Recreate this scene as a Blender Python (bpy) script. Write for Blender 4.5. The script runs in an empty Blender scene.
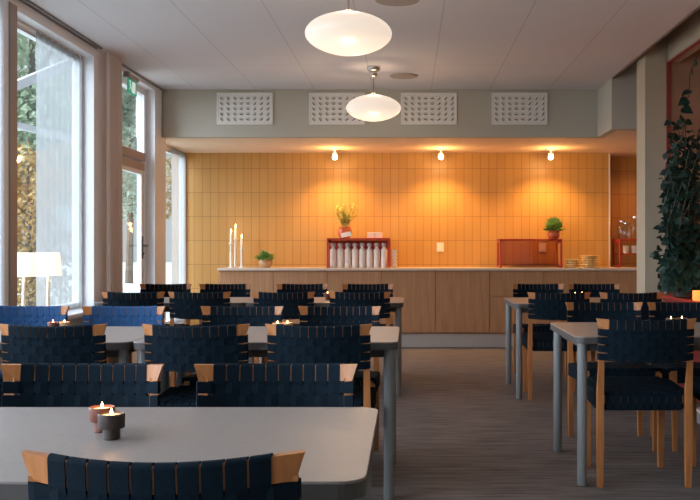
import bpy, math, random
from mathutils import Vector, Matrix
random.seed(7)
PI = math.pi
sc = bpy.context.scene
C = sc.collection

# ------------------------------------------------------------------ camera
cd = bpy.data.cameras.new('camera')
cam = bpy.data.objects.new('camera', cd); C.objects.link(cam)
cam.location = (0, 0, 1.155); cam.rotation_euler = (PI/2, 0, 0)
cd.sensor_width = 36; cd.lens = 36*900/700
cd.shift_x = -58/700; cd.shift_y = -4/700
cd.clip_end = 200
sc.camera = cam

# ------------------------------------------------------------------ world, lights, exposure
w = bpy.data.worlds.new('overcast'); sc.world = w; w.use_nodes = True
bg = w.node_tree.nodes['Background']
bg.inputs[0].default_value = (0.86, 0.95, 1.0, 1)
bg.inputs[1].default_value = 0.62
sc.view_settings.view_transform = 'Standard'
sc.view_settings.look = 'None'
sc.view_settings.gamma = 1
sc.view_settings.exposure = 0.25

def area(name, loc, rot, sx, sy, power, col, portal=False):
    l = bpy.data.lights.new(name, 'AREA'); l.shape = 'RECTANGLE'; l.size = sx; l.size_y = sy
    l.energy = power; l.color = col
    if portal: l.cycles.is_portal = True
    o = bpy.data.objects.new(name, l); C.objects.link(o); o.location = loc; o.rotation_euler = rot
    return o
sn = bpy.data.lights.new('sun', 'SUN'); sn.energy = 16.0; sn.angle = math.radians(110); sn.color = (.79, .88, 1.0)
so = bpy.data.objects.new('sun', sn); C.objects.link(so); so.location = (-8, 3, 6)
so.rotation_euler = Vector((-1, -.15, .5)).to_track_quat('Z', 'Y').to_euler()   # overcast daylight from the garden side
def point(name, loc, power, col, r=.05):
    l = bpy.data.lights.new(name, 'POINT'); l.energy = power; l.color = col; l.shadow_soft_size = r
    o = bpy.data.objects.new(name, l); C.objects.link(o); o.location = loc
    return o
def spot(name, loc, rot, power, col, ang, blend=.6, r=.02):
    l = bpy.data.lights.new(name, 'SPOT'); l.energy = power; l.color = col; l.spot_size = ang; l.spot_blend = blend; l.shadow_soft_size = r
    o = bpy.data.objects.new(name, l); C.objects.link(o); o.location = loc; o.rotation_euler = rot
    return o
SPOT_X = (-.845, .38, 1.65)
SPOT_COL = (1.0, .55, .19)
SPOT_W = 46
for sx in SPOT_X:
    spot('spotlight_beam', (sx, 10.40, 2.13), (math.radians(10), 0, 0), SPOT_W, SPOT_COL, math.radians(128), .8)
    point('spotlight_spill', (sx, 10.30, 2.14), 6.0, SPOT_COL, .03)
point('side_room_light', (3.0, 6.2, 1.3), 11, (1.0, .45, .2), .15)
spot('recess_beam', (2.85, 10.6, 2.2), (math.radians(20), 0, 0), 12, (1, .42, .16), math.radians(120), .9)

# ------------------------------------------------------------------ materials
def mat(name, col, rough=.5, metal=0, emit=None, es=0, spec=.5, coat=0):
    m = bpy.data.materials.new(name); m.use_nodes = True
    b = m.node_tree.nodes['Principled BSDF']
    b.inputs['Base Color'].default_value = (*col, 1)
    b.inputs['Roughness'].default_value = rough
    b.inputs['Metallic'].default_value = metal
    b.inputs['Specular IOR Level'].default_value = spec
    b.inputs['Coat Weight'].default_value = coat
    if emit:
        b.inputs['Emission Color'].default_value = (*emit, 1)
        b.inputs['Emission Strength'].default_value = es
    return m
def N(m, t, **kw):
    n = m.node_tree.nodes.new(t)
    for k, v in kw.items(): setattr(n, k, v)
    return n
def L(m, a, b): m.node_tree.links.new(a, b)
def BS(m): return m.node_tree.nodes['Principled BSDF']

def noise_mat(name, c0, c1, scale, stretch=(1, 1, 1), rough=.5, bump=0, detail=6, spec=.5, coords='Object', lo=.3, hi=.7):
    m = mat(name, c0, rough, spec=spec)
    tc = N(m, 'ShaderNodeTexCoord'); mp = N(m, 'ShaderNodeMapping'); mp.inputs['Scale'].default_value = stretch
    nz = N(m, 'ShaderNodeTexNoise'); nz.inputs['Scale'].default_value = scale; nz.inputs['Detail'].default_value = detail
    cr = N(m, 'ShaderNodeValToRGB')
    cr.color_ramp.elements[0].position = lo; cr.color_ramp.elements[0].color = (*c0, 1)
    cr.color_ramp.elements[1].position = hi; cr.color_ramp.elements[1].color = (*c1, 1)
    L(m, tc.outputs[coords], mp.inputs[0]); L(m, mp.outputs[0], nz.inputs[0]); L(m, nz.outputs['Fac'], cr.inputs[0])
    L(m, cr.outputs[0], BS(m).inputs['Base Color'])
    if bump:
        bp = N(m, 'ShaderNodeBump'); bp.inputs['Strength'].default_value = bump; bp.inputs['Distance'].default_value = .005
        L(m, nz.outputs['Fac'], bp.inputs['Height']); L(m, bp.outputs[0], BS(m).inputs['Normal'])
    return m

M = {}
M['ceiling'] = mat('ceiling_panels', (.68, .65, .67), .9)
def ceiling_nodes(m):
    g = N(m, 'ShaderNodeNewGeometry'); s = N(m, 'ShaderNodeSeparateXYZ'); L(m, g.outputs['Position'], s.inputs[0])
    def seam(out, off, pitch, wid):
        a = N(m, 'ShaderNodeMath', operation='ADD'); a.inputs[1].default_value = off; L(m, out, a.inputs[0])
        b = N(m, 'ShaderNodeMath', operation='PINGPONG'); b.inputs[1].default_value = pitch/2; L(m, a.outputs[0], b.inputs[0])
        c = N(m, 'ShaderNodeMath', operation='LESS_THAN'); c.inputs[1].default_value = wid; L(m, b.outputs[0], c.inputs[0])
        return c.outputs[0]
    mx = N(m, 'ShaderNodeMath', operation='MAXIMUM')
    L(m, seam(s.outputs[0], 7.56, .6, .004), mx.inputs[0]); L(m, seam(s.outputs[1], 6.4, 2.4, .003), mx.inputs[1])
    mix = N(m, 'ShaderNodeMix', data_type='RGBA'); mix.inputs[6].default_value = (.68, .65, .67, 1); mix.inputs[7].default_value = (.52, .48, .49, 1)
    L(m, mx.outputs[0], mix.inputs[0]); L(m, mix.outputs[2], BS(m).inputs['Base Color'])
ceiling_nodes(M['ceiling'])
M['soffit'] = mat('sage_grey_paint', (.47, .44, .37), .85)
M['soffit_under'] = mat('soffit_underside_bounce_glow', (.78, .60, .43), .85)  # orange bounce from the lit tiles is put into this colour
M['white_paint'] = mat('white_window_paint', (.80, .80, .83), .5)
M['taupe_paint'] = mat('taupe_frame_paint', (.36, .27, .24), .5)
M['dark_line'] = mat('dark_track', (.22, .215, .225), .6)
M['wall_white'] = mat('white_wall_paint', (.55, .54, .53), .85)
M['column'] = mat('warm_grey_column_paint', (.44, .37, .27), .85)
M['brown_wall'] = noise_mat('terracotta_plaster', (.28, .15, .10), (.38, .21, .13), 3, rough=.9)
M['strip'] = mat('dark_taupe_ceiling', (.20, .13, .11), .9)
M['back_wall'] = mat('rear_room_wall', (.42, .36, .30), .9)
M['red'] = mat('red_lacquer', (.42, .035, .02), .4)
M['red_dark'] = mat('dark_red_paint', (.28, .03, .03), .5)
M['orange_pot'] = noise_mat('orange_glazed_clay', (.60, .10, .03), (.80, .22, .06), 14, rough=.35)

def tile_mat():
    m = mat('ochre_wall_tile', (.6, .35, .1), .38)
    g = N(m, 'ShaderNodeNewGeometry'); s = N(m, 'ShaderNodeSeparateXYZ'); L(m, g.outputs['Position'], s.inputs[0])
    ad = N(m, 'ShaderNodeMath', operation='ADD'); L(m, s.outputs[0], ad.inputs[0]); L(m, s.outputs[1], ad.inputs[1])
    a2 = N(m, 'ShaderNodeMath', operation='ADD'); a2.inputs[1].default_value = -10.85 + 2.676 + .0986*40; L(m, ad.outputs[0], a2.inputs[0])
    z2 = N(m, 'ShaderNodeMath', operation='ADD'); z2.inputs[1].default_value = -2.088 + .289*10; L(m, s.outputs[2], z2.inputs[0])
    cb = N(m, 'ShaderNodeCombineXYZ'); L(m, a2.outputs[0], cb.inputs[0]); L(m, z2.outputs[0], cb.inputs[1])
    br = N(m, 'ShaderNodeTexBrick'); br.offset = 0; br.squash = 1
    br.inputs['Scale'].default_value = 1
    br.inputs['Brick Width'].default_value = .0986; br.inputs['Row Height'].default_value = .289
    br.inputs['Mortar Size'].default_value = .0022; br.inputs['Mortar Smooth'].default_value = .1; br.inputs['Bias'].default_value = -.2
    br.inputs['Color1'].default_value = (.56, .30, .082, 1); br.inputs['Color2'].default_value = (.52, .272, .072, 1)
    br.inputs['Mortar'].default_value = (.24, .11, .03, 1)
    L(m, cb.outputs[0], br.inputs['Vector']); L(m, br.outputs['Color'], BS(m).inputs['Base Color'])
    bp = N(m, 'ShaderNodeBump'); bp.invert = True; bp.inputs['Strength'].default_value = .5; bp.inputs['Distance'].default_value = .002
    L(m, br.outputs['Fac'], bp.inputs['Height']); L(m, bp.outputs[0], BS(m).inputs['Normal'])
    return m
M['tile'] = tile_mat()

def floor_mat():
    m = mat('striated_carpet', (.1, .08, .07), .75, spec=.3)
    g = N(m, 'ShaderNodeNewGeometry')
    mp = N(m, 'ShaderNodeMapping'); mp.inputs['Scale'].default_value = (1.3, 20, 1)
    nz = N(m, 'ShaderNodeTexNoise'); nz.inputs['Scale'].default_value = 2.2; nz.inputs['Detail'].default_value = 8; nz.inputs['Roughness'].default_value = .7
    L(m, g.outputs['Position'], mp.inputs[0]); L(m, mp.outputs[0], nz.inputs[0])
    cr = N(m, 'ShaderNodeValToRGB')
    cr.color_ramp.elements[0].position = .32; cr.color_ramp.elements[0].color = (.034, .031, .032, 1)
    cr.color_ramp.elements[1].position = .70; cr.color_ramp.elements[1].color = (.25, .21, .195, 1)
    L(m, nz.outputs['Fac'], cr.inputs[0]); L(m, cr.outputs[0], BS(m).inputs['Base Color'])
    bp = N(m, 'ShaderNodeBump'); bp.inputs['Strength'].default_value = .4; bp.inputs['Distance'].default_value = .004
    L(m, nz.outputs['Fac'], bp.inputs['Height']); L(m, bp.outputs[0], BS(m).inputs['Normal'])
    return m
M['floor'] = floor_mat()
M['oak'] = noise_mat('oak_veneer', (.35, .165, .075), (.45, .235, .115), 3.0, (9, 9, .9), .5, .05)
M['worktop'] = mat('pale_stone_worktop', (.62, .50, .40), .35)
M['plinth'] = mat('grey_plinth', (.62, .60, .58), .3, .5)
M['dark_gap'] = mat('shadow_gap', (.03, .02, .015), .8)
M['chairwood'] = noise_mat('birch_wood', (.38, .135, .038), (.50, .195, .062), 4, (12, 12, 1.5), .45, .03)
M['webbing'] = noise_mat('navy_linen_webbing', (.0024, .0075, .013), (.0038, .012, .021), 160, rough=.85, bump=.15, spec=.12)
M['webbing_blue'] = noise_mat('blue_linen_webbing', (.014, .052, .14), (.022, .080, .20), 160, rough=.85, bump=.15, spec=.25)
M['laminate'] = noise_mat('grey_linoleum_tabletop', (.235, .198, .182), (.26, .22, .20), 60, rough=.43)
M['table_edge'] = mat('dark_table_edge', (.075, .065, .06), .5)
M['table_metal'] = mat('grey_painted_steel', (.21, .215, .215), .42)
M['opal'] = mat('opal_glass', (.35, .32, .29), .3, emit=(1.0, .82, .67), es=.66)
M['chrome'] = mat('brushed_chrome', (.55, .5, .47), .25, 1)
M['plate_white'] = mat('white_enamel_grille', (.78, .76, .72), .6)
M['hole'] = mat('dark_duct', (.07, .075, .08), .8)
M['speaker'] = mat('speaker_cloth', (.40, .33, .29), .9)
M['bulb'] = mat('lit_bulb', (1, .9, .7), .4, emit=(1, .80, .5), es=14)
M['white_plastic'] = mat('white_plastic', (.8, .76, .7), .45)
M['flask'] = mat('white_speckled_ceramic', (.74, .68, .64), .4)
M['flask_cap'] = mat('grey_cap', (.42, .38, .37), .4)
M['cream'] = mat('cream_card', (.92, .80, .62), .6)
M['plate'] = mat('ochre_stoneware', (.88, .70, .36), .35)
M['wax'] = mat('ivory_wax', (.85, .75, .6), .5)
M['silver'] = mat('cream_enamel', (.74, .70, .62), .35)
M['flame'] = mat('flame', (1, .7, .3), .5, emit=(1, .62, .25), es=14)
M['clay_dark'] = noise_mat('dark_brown_stoneware', (.025, .016, .012), (.055, .034, .024), 40, rough=.55)
M['clay_red'] = noise_mat('reddish_brown_stoneware', (.12, .035, .020), (.17, .055, .03), 40, rough=.5)
M['clay_tan'] = mat('tan_stoneware', (.45, .27, .14), .5)
M['glow_glass'] = mat('amber_glass_with_light', (.8, .22, .05), .3, emit=(1, .30, .06), es=1.1)
M['stem'] = mat('green_brown_stem', (.07, .06, .03), .7)
M['soil'] = mat('dark_soil', (.04, .03, .02), .9)
M['steel_dark'] = mat('dark_iron', (.08, .07, .07), .4, .7)
M['shade'] = mat('lit_white_lampshade', (.85, .83, .8), .8, emit=(1, .93, .84), es=.75)
M['sign_green'] = mat('green_exit_panel', (.03, .40, .24), .4, emit=(.05, .5, .33), es=.25)
M['sign_white'] = mat('white_exit_pictogram', (.8, .9, .85), .4, emit=(.8, 1, .92), es=.4)
M['bark'] = noise_mat('grey_bark', (.10, .08, .06), (.18, .15, .12), 6, (1, 1, .3), .9, .3)
M['bounce_ground'] = noise_mat('pale_bounce_ground', (.42, .46, .40), (.56, .56, .54), 1.2, rough=.95)  # ground colour raised so it bounces daylight up to the ceiling
M['canopy_metal'] = mat('pale_grey_steel', (.45, .48, .5), .5)
M['bark_red'] = mat('stems_red_brown', (.10, .035, .02), .7)

def leaf_mat(name, c0, c1, trans=.25):
    m = noise_mat(name, c0, c1, 9, rough=.55, lo=.35, hi=.65)
    BS(m).inputs['Subsurface Weight'].default_value = 0
    out = m.node_tree.nodes['Material Output']
    t = N(m, 'ShaderNodeBsdfTranslucent'); t.inputs[0].default_value = (*c1, 1)
    mx = N(m, 'ShaderNodeMixShader'); mx.inputs[0].default_value = trans
    L(m, BS(m).outputs[0], mx.inputs[1]); L(m, t.outputs[0], mx.inputs[2]); L(m, mx.outputs[0], out.inputs[0])
    return m
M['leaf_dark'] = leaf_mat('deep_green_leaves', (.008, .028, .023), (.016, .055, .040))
M['leaf_green'] = leaf_mat('fresh_green_leaves', (.10, .24, .05), (.22, .40, .10))
M['leaf_yellow'] = leaf_mat('yellow_green_fronds', (.34, .38, .08), (.52, .52, .16))
M['leaf_tree'] = leaf_mat('haze_paled_leaves', (.20, .27, .17), (.36, .44, .29), .35)  # greens lightened, outdoor haze is put into the colour
M['leaf_hazy'] = leaf_mat('hazy_tree_leaves', (.32, .40, .33), (.46, .53, .43), .35)  # haze over the garden is painted in as paler leaves
M['leaf_autumn'] = leaf_mat('autumn_leaves', (.30, .20, .06), (.45, .31, .11), .3)

def glass_mat(name, tint=(.97, .99, 1), refl=1.0):
    m = bpy.data.materials.new(name); m.use_nodes = True
    nt = m.node_tree; nt.nodes.remove(BS(m)); out = nt.nodes['Material Output']
    t = N(m, 'ShaderNodeBsdfTransparent'); t.inputs[0].default_value = (*tint, 1)
    g = N(m, 'ShaderNodeBsdfGlossy'); g.inputs['Roughness'].default_value = .02
    lw = N(m, 'ShaderNodeLayerWeight'); lw.inputs[0].default_value = .5
    pw = N(m, 'ShaderNodeMath', operation='POWER'); pw.inputs[1].default_value = 5; L(m, lw.outputs['Facing'], pw.inputs[0])
    mm = N(m, 'ShaderNodeMath', operation='MULTIPLY_ADD'); mm.inputs[1].default_value = .6*refl; mm.inputs[2].default_value = .03*refl; L(m, pw.outputs[0], mm.inputs[0])
    mx = N(m, 'ShaderNodeMixShader'); L(m, mm.outputs[0], mx.inputs[0]); L(m, t.outputs[0], mx.inputs[1]); L(m, g.outputs[0], mx.inputs[2])
    L(m, mx.outputs[0], out.inputs[0])
    return m
M['glass'] = glass_mat('window_glass')
M['clear_glass'] = glass_mat('clear_glassware', (.93, .95, .95), 2.0)
def sheer_mat(name, col, opac):
    m = bpy.data.materials.new(name); m.use_nodes = True
    nt = m.node_tree; nt.nodes.remove(BS(m)); out = nt.nodes['Material Output']
    t = N(m, 'ShaderNodeBsdfTransparent')
    d = N(m, 'ShaderNodeBsdfDiffuse'); d.inputs[0].default_value = (*col, 1)
    tr = N(m, 'ShaderNodeBsdfTranslucent'); tr.inputs[0].default_value = (*col, 1)
    m1 = N(m, 'ShaderNodeMixShader'); m1.inputs[0].default_value = .6; L(m, d.outputs[0], m1.inputs[1]); L(m, tr.outputs[0], m1.inputs[2])
    m2 = N(m, 'ShaderNodeMixShader'); m2.inputs[0].default_value = opac; L(m, t.outputs[0], m2.inputs[1]); L(m, m1.outputs[0], m2.inputs[2])
    L(m, m2.outputs[0], out.inputs[0])
    return m
M['sheer'] = sheer_mat('white_voile', (.50, .52, .53), .60)
M['voile_dimmed'] = sheer_mat('white_voile_dimmed_backlit', (.31, .325, .33), .68)  # same white voile, darkened in colour where strong backlight hits it
M['drape'] = sheer_mat('taupe_linen_drape', (.82, .74, .70), .98)

# ------------------------------------------------------------------ mesh helpers
class MB:
    def __init__(s): s.v = []; s.f = []
    def add(s, vs, fs, mtx=None):
        b = len(s.v)
        s.v += [tuple(mtx @ Vector(p)) if mtx else tuple(p) for p in vs]
        s.f += [tuple(b+i for i in f) for f in fs]; return s
    def box(s, x0, x1, y0, y1, z0, z1, mtx=None, fn=None):
        vs = [(x, y, z) for z in (z0, z1) for y in (y0, y1) for x in (x0, x1)]
        if fn: vs = [fn(*p) for p in vs]
        return s.add(vs, [(0,2,3,1), (4,5,7,6), (0,1,5,4), (2,6,7,3), (0,4,6,2), (1,3,7,5)], mtx)
    def bbox(s, x0, x1, y0, y1, z0, z1, b=.004, mtx=None):
        """box with bevelled vertical and horizontal edges (chamfer)"""
        def ring(z, i): return [(x0+i+b, y0+i, z), (x1-i-b, y0+i, z), (x1-i, y0+i+b, z), (x1-i, y1-i-b, z), (x1-i-b, y1-i, z), (x0+i+b, y1-i, z), (x0+i, y1-i-b, z), (x0+i, y0+i+b, z)]
        vs = ring(z0, b*.7) + ring(z0+b, 0) + ring(z1-b, 0) + ring(z1, b*.7)
        fs = [tuple(reversed(range(8))), tuple(range(24, 32))]
        for k in range(3):
            for i in range(8):
                j = (i+1) % 8; fs.append((k*8+i, k*8+j, k*8+8+j, k*8+8+i))
        return s.add(vs, fs, mtx)
    def prism(s, pts, z0, z1, b=0):
        n = len(pts)
        cx = sum(p[0] for p in pts)/n; cy = sum(p[1] for p in pts)/n
        def ring(z, i):
            r = []
            for x, y in pts:
                d = math.hypot(x-cx, y-cy); k = (d-i)/d; r.append((cx+(x-cx)*k, cy+(y-cy)*k, z))
            return r
        levels = [(z0, b), (z0+b, 0), (z1-b, 0), (z1, b)] if b else [(z0, 0), (z1, 0)]
        vs = []
        for z, i in levels: vs += ring(z, i)
        m = len(levels); fs = [tuple(reversed(range(n))), tuple(range((m-1)*n, m*n))]
        for k in range(m-1):
            for i in range(n):
                j = (i+1) % n; fs.append((k*n+i, k*n+j, (k+1)*n+j, (k+1)*n+i))
        return s.add(vs, fs)
    def lathe(s, prof, c=(0, 0, 0), seg=24, mtx=None, close=True):
        vs = []; fs = []; n = len(prof)
        for r, z in prof:
            for k in range(seg):
                a = 2*PI*k/seg; vs.append((c[0]+r*math.cos(a), c[1]+r*math.sin(a), c[2]+z))
        for i in range(n-1):
            for k in range(seg):
                j = (k+1) % seg; fs.append((i*seg+k, i*seg+j, (i+1)*seg+j, (i+1)*seg+k))
        if close:
            fs.append(tuple(reversed(range(seg)))); fs.append(tuple(range((n-1)*seg, n*seg)))
        return s.add(vs, fs, mtx)
    def tube(s, pts, r, seg=8, r1=None):
        pts = [Vector(p) for p in pts]; n = len(pts); vs = []; fs = []
        prev = None
        for i, p in enumerate(pts):
            d = (pts[min(i+1, n-1)] - pts[max(i-1, 0)]).normalized()
            if prev is None:
                a = d.orthogonal().normalized()
            else:
                a = (prev - d*prev.dot(d)).normalized()
            prev = a; b = d.cross(a)
            rr = r if r1 is None else r + (r1-r)*i/(n-1)
            for k in range(seg):
                t = 2*PI*k/seg; vs.append(tuple(p + a*(rr*math.cos(t)) + b*(rr*math.sin(t))))
        for i in range(n-1):
            for k in range(seg):
                j = (k+1) % seg; fs.append((i*seg+k, i*seg+j, (i+1)*seg+j, (i+1)*seg+k))
        fs.append(tuple(reversed(range(seg)))); fs.append(tuple(range((n-1)*seg, n*seg)))
        return s.add(vs, fs)
    def leaf(s, p, d, up, l, wd, heart=False, fold=.15):
        p = Vector(p); d = Vector(d).normalized(); sd = d.cross(Vector(up))
        if sd.length < 1e-4: sd = d.orthogonal()
        sd.normalize(); nn = sd.cross(d)
        if heart: prof = [(-.10, .30), (.05, .48), (.30, .50), (.62, .30)]
        else: prof = [(.0, .08), (.25, .42), (.55, .48), (.82, .24)]
        vs = [p + d*(l*.0)]
        mid = [p + d*(l*t) - nn*(fold*wd*.3) for t, _ in prof]
        lft = [p + d*(l*t) + sd*(wd*q) for t, q in prof]
        rgt = [p + d*(l*t) - sd*(wd*q) for t, q in prof]
        tip = p + d*l - nn*(l*.12)
        vs = mid + lft + rgt + [tip]; fs = []
        for i in range(3):
            fs.append((i, i+1, 4+i+1, 4+i)); fs.append((i, 8+i, 8+i+1, i+1))
        fs.append((3, 12, 7)); fs.append((3, 11, 12))
        return s.add([tuple(q) for q in vs], fs)
    def build(s, name, m, parent=None, smooth=False, loc=None):
        me = bpy.data.meshes.new(name); me.from_pydata(s.v, [], s.f); me.update()
        me.materials.append(m)
        if smooth:
            for p in me.polygons: p.use_smooth = True
            try: me.set_sharp_from_angle(angle=math.radians(38))
            except Exception: pass
        o = bpy.data.objects.new(name, me); C.objects.link(o)
        if parent: o.parent = parent
        if loc: o.location = loc
        return o

def tag(o, label, cat, group=None):
    o['label'] = label; o['category'] = cat
    if group: o['group'] = group
    return o
def thing(name, label, cat, loc=(0, 0, 0), rz=0, group=None):
    o = bpy.data.objects.new(name, None); o.empty_display_size = .1; C.objects.link(o)
    o.location = loc; o.rotation_euler = (0, 0, rz)
    return tag(o, label, cat, group)
def struct(o): o['kind'] = 'structure'; return o
def sbox(name, m, *a):
    return struct(MB().box(*a).build(name, M[m]))
def dup(root, loc, rz=0, label=None, group=None):
    r = root.copy(); C.objects.link(r); r.location = loc; r.rotation_euler = (0, 0, rz)
    if label: r['label'] = label
    if group: r['group'] = group
    for ch in list(root.children):
        c = ch.copy(); C.objects.link(c); c.parent = r
        for g in list(ch.children):
            d = g.copy(); C.objects.link(d); d.parent = c
    return r

# ------------------------------------------------------------------ room shell
CZ = 2.765; UZ = 2.276
XL = -2.53
sbox('floor', 'floor', -2.8, 4.7, -3.1, 11.35, -.08, 0)
cl = MB(); cl.box(-2.8, 1.95, -3.1, 9.26, CZ, CZ+.05).box(-2.8, 1.95, 9.26, 11.35, CZ, CZ+.05)
struct(cl.build('ceiling', M['ceiling']))
sbox('trim_ceiling_edge', 'strip', 1.95, 1.965, -3.1, 8.62, CZ-.012, 2.96)
sbox('ceiling_side', 'strip', 1.965, 3.3, -3.1, 8.62, 2.95, 3.0)
sf = MB()
sf.box(-2.8, 1.95, 9.26, 9.36, UZ, CZ).box(1.95, 2.03, 8.62, 9.36, UZ, 2.96).box(2.03, 3.3, 8.62, 8.72, UZ, 2.96)
struct(sf.build('wall_soffit', M['soffit']))
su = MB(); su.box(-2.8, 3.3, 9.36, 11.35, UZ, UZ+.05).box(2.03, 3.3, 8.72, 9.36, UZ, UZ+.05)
struct(su.build('ceiling_soffit', M['soffit_under']))
sbox('trim_soffit_line', 'soffit', XL, 1.95, 9.252, 9.26, CZ-.014, CZ)
# back walls
sbox('wall_back', 'tile', -2.85, 2.43, 10.85, 10.93, 0, UZ)
sbox('wall_recess_return', 'tile', 2.38, 2.43, 10.93, 11.33, 0, UZ)
sbox('wall_recess', 'tile', 2.43, 3.3, 11.25, 11.33, 0, UZ)
sbox('trim_corner', 'white_plastic', 2.42, 2.436, 10.842, 10.856, .905, UZ)
sbox('wall_far_right', 'soffit', 3.2, 3.3, 7.91, 11.25, 0, UZ)
sbox('wall_rear', 'back_wall', -2.8, 4.7, -3.2, -3.1, 0, 3.0)
# column and partition
sbox('wall_column', 'column', 2.01, 2.20, 7.63, 7.91, 0, 2.96)
sbox('wall_partition', 'brown_wall', 2.20, 4.7, 7.63, 7.91, 0, 2.96)
# right wall with the red-framed opening
rw = MB(); rw.box(2.2, 2.3, -3.1, 5.6, 0, 2.95).box(2.2, 2.3, 5.6, 7.63, 2.71, 2.95).box(2.2, 2.3, 5.6, 7.63, 0, .70)
struct(rw.build('wall_right', M['column']))
sbox('wall_side_room', 'brown_wall', 4.6, 4.7, 2.5, 7.63, 0, 2.95)
sbox('wall_side_room_near', 'brown_wall', 2.3, 4.7, 2.4, 2.5, 0, 2.95)
sbox('ceiling_side_room', 'brown_wall', 2.3, 4.7, 2.4, 7.91, 2.95, 3.0)
fr = MB()
fr.box(2.19, 2.215, 7.612, 7.628, .75, 2.71).box(2.19, 2.215, 5.6, 7.628, 2.695, 2.712).box(2.19, 2.215, 5.6, 5.63, .75, 2.71)
struct(fr.build('window_9', M['red_dark']))

# left wall: piers, headers, sill walls (inner face XL, outer face -2.74)
def lw(name, m, y0, y1, z0, z1, x0=-2.78, x1=XL): return sbox(name, m, x0, x1, y0, y1, z0, z1)
wl = MB()
for (y0, y1, z0, z1) in [(-3.1, -2.0, 0, CZ), (.5, .6, 0, CZ), (3.1, 3.2, 0, CZ), (5.60, 5.82, 0, CZ), (7.25, 7.95, 0, CZ), (9.0, 9.40, 0, CZ),
                         (-2.0, 5.60, 2.68, CZ), (5.82, 7.25, 2.68, CZ), (7.95, 9.0, 2.71, CZ),
                         (-2.0, 5.60, 0, .62), (5.82, 7.25, 0, .62)]:
    wl.box(-2.69, XL, y0, y1, z0, z1)
wl.box(-2.80, -2.66, 9.40, 10.85, 0, .25)
struct(wl.build('wall_left', M['white_paint']))
sbox('wall_pilaster_taupe', 'taupe_paint', XL, XL+.004, 5.72, 5.82, 0, CZ-.06)
sbox('trim_pilaster_line', 'dark_line', XL, XL+.006, 5.70, 5.715, 0, CZ-.06)
sbox('trim_corner_line', 'dark_line', XL-.004, XL+.003, 9.245, 9.262, UZ, CZ)
sbox('baseboard_left', 'white_paint', XL, XL+.014, -3, 7.9, 0, .09)
tr = MB(); tr.box(XL+.0, XL+.012, -3, 7.3, CZ-.014, CZ).box(XL+.035, XL+.05, -3, 7.3, CZ-.018, CZ)
tag(tr.build('curtain_track', M['dark_line']), 'thin dark double curtain track on the ceiling along the big windows', 'curtain track')
tr = MB(); tr.box(XL, XL+.014, 7.85, 9.25, CZ-.016, CZ)
struct(tr.build('trim_door_head', M['dark_line']))

def window(n, y0, y1, z0, z1, gx=-2.66, sill=True, fr=.05, m='white_paint', label=None):
    o = MB(); 
    o.box(gx-.03, gx+.03, y0, y0+fr, z0, z1).box(gx-.03, gx+.03, y1-fr, y1, z0, z1)
    o.box(gx-.03, gx+.03, y0+fr, y1-fr, z0, z0+fr).box(gx-.03, gx+.03, y0+fr, y1-fr, z1-fr, z1)
    # inner bead
    o.box(gx+.03, gx+.042, y0+fr*.3, y0+fr*.7, z0+.01, z1-.01).box(gx+.03, gx+.042, y1-fr*.7, y1-fr*.3, z0+.01, z1-.01).box(gx+.03, gx+.042, y0+fr*.3, y1-fr*.3, z1-fr*.7, z1-fr*.3)
    f = struct(o.build('window_%d' % n, M[m]))
    g = MB().box(gx-.004, gx+.004, y0+fr, y1-fr, z0+fr, z1-fr).build('glass', M['glass'], f)
    gk = MB().box(gx+.031, gx+.036, y0+fr-.008, y1-fr+.008, z1-fr-.008, z1-fr+.002).build('gasket', M['taupe_paint'], f)
    if sill:
        MB().bbox(gx-.03, XL+.085, y0-.005, y1+.005, z0-.035, z0, .006).build('sill', M['white_paint'], f)
    return f
window(1, 3.2, 5.60, .655, 2.68)
window(2, 5.82, 7.25, .655, 2.68)
window(4, 9.40, 10.85, .25, UZ, gx=-2.72, sill=False, fr=.06)
window(5, .6, 3.1, .655, 2.68)
window(6, -2.0, .5, .655, 2.68)
# glazed door with transom
dgx = -2.645
d = MB()
d.box(dgx-.04, dgx+.03, 7.95, 8.02, 0, 2.71).box(dgx-.04, dgx+.03, 8.92, 9.0, 0, 2.71).box(dgx-.04, dgx+.03, 8.02, 8.92, 2.65, 2.71)
df = struct(d.build('door_1', M['white_paint']))
MB().box(dgx-.04, dgx+.045, 8.02, 8.92, 1.99, 2.07).box(dgx-.04, dgx+.035, 8.02, 8.92, 1.90, 1.975).build('transom_bar', M['taupe_paint'], df)
MB().box(dgx-.02, dgx+.02, 8.02, 8.10, .02, 1.90).box(dgx-.02, dgx+.02, 8.86, 8.92, .02, 1.90).box(dgx-.02, dgx+.02, 8.10, 8.86, .02, .30).box(dgx-.02, dgx+.02, 8.10, 8.86, 1.86, 1.90).build('door_leaf', M['white_paint'], df)
MB().box(dgx-.004, dgx+.004, 8.10, 8.86, .30, 1.86).build('glass', M['glass'], df)
MB().box(dgx-.004, dgx+.004, 8.02, 8.92, 2.07, 2.65).build('transom_glass', M['glass'], df)
MB().box(dgx+.02, dgx+.026, 8.875, 8.905, 1.03, 1.25).tube([(dgx+.03, 8.89, 1.16), (dgx+.07, 8.89, 1.16), (dgx+.075, 8.80, 1.155)], .010).lathe([(.014, 0), (.014, .012)], (0, 0, 0), 12, Matrix.Translation((dgx+.025, 8.89, 1.08)) @ Matrix.Rotation(PI/2, 4, 'Y')).build('door_handle', M['steel_dark'], df)

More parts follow.
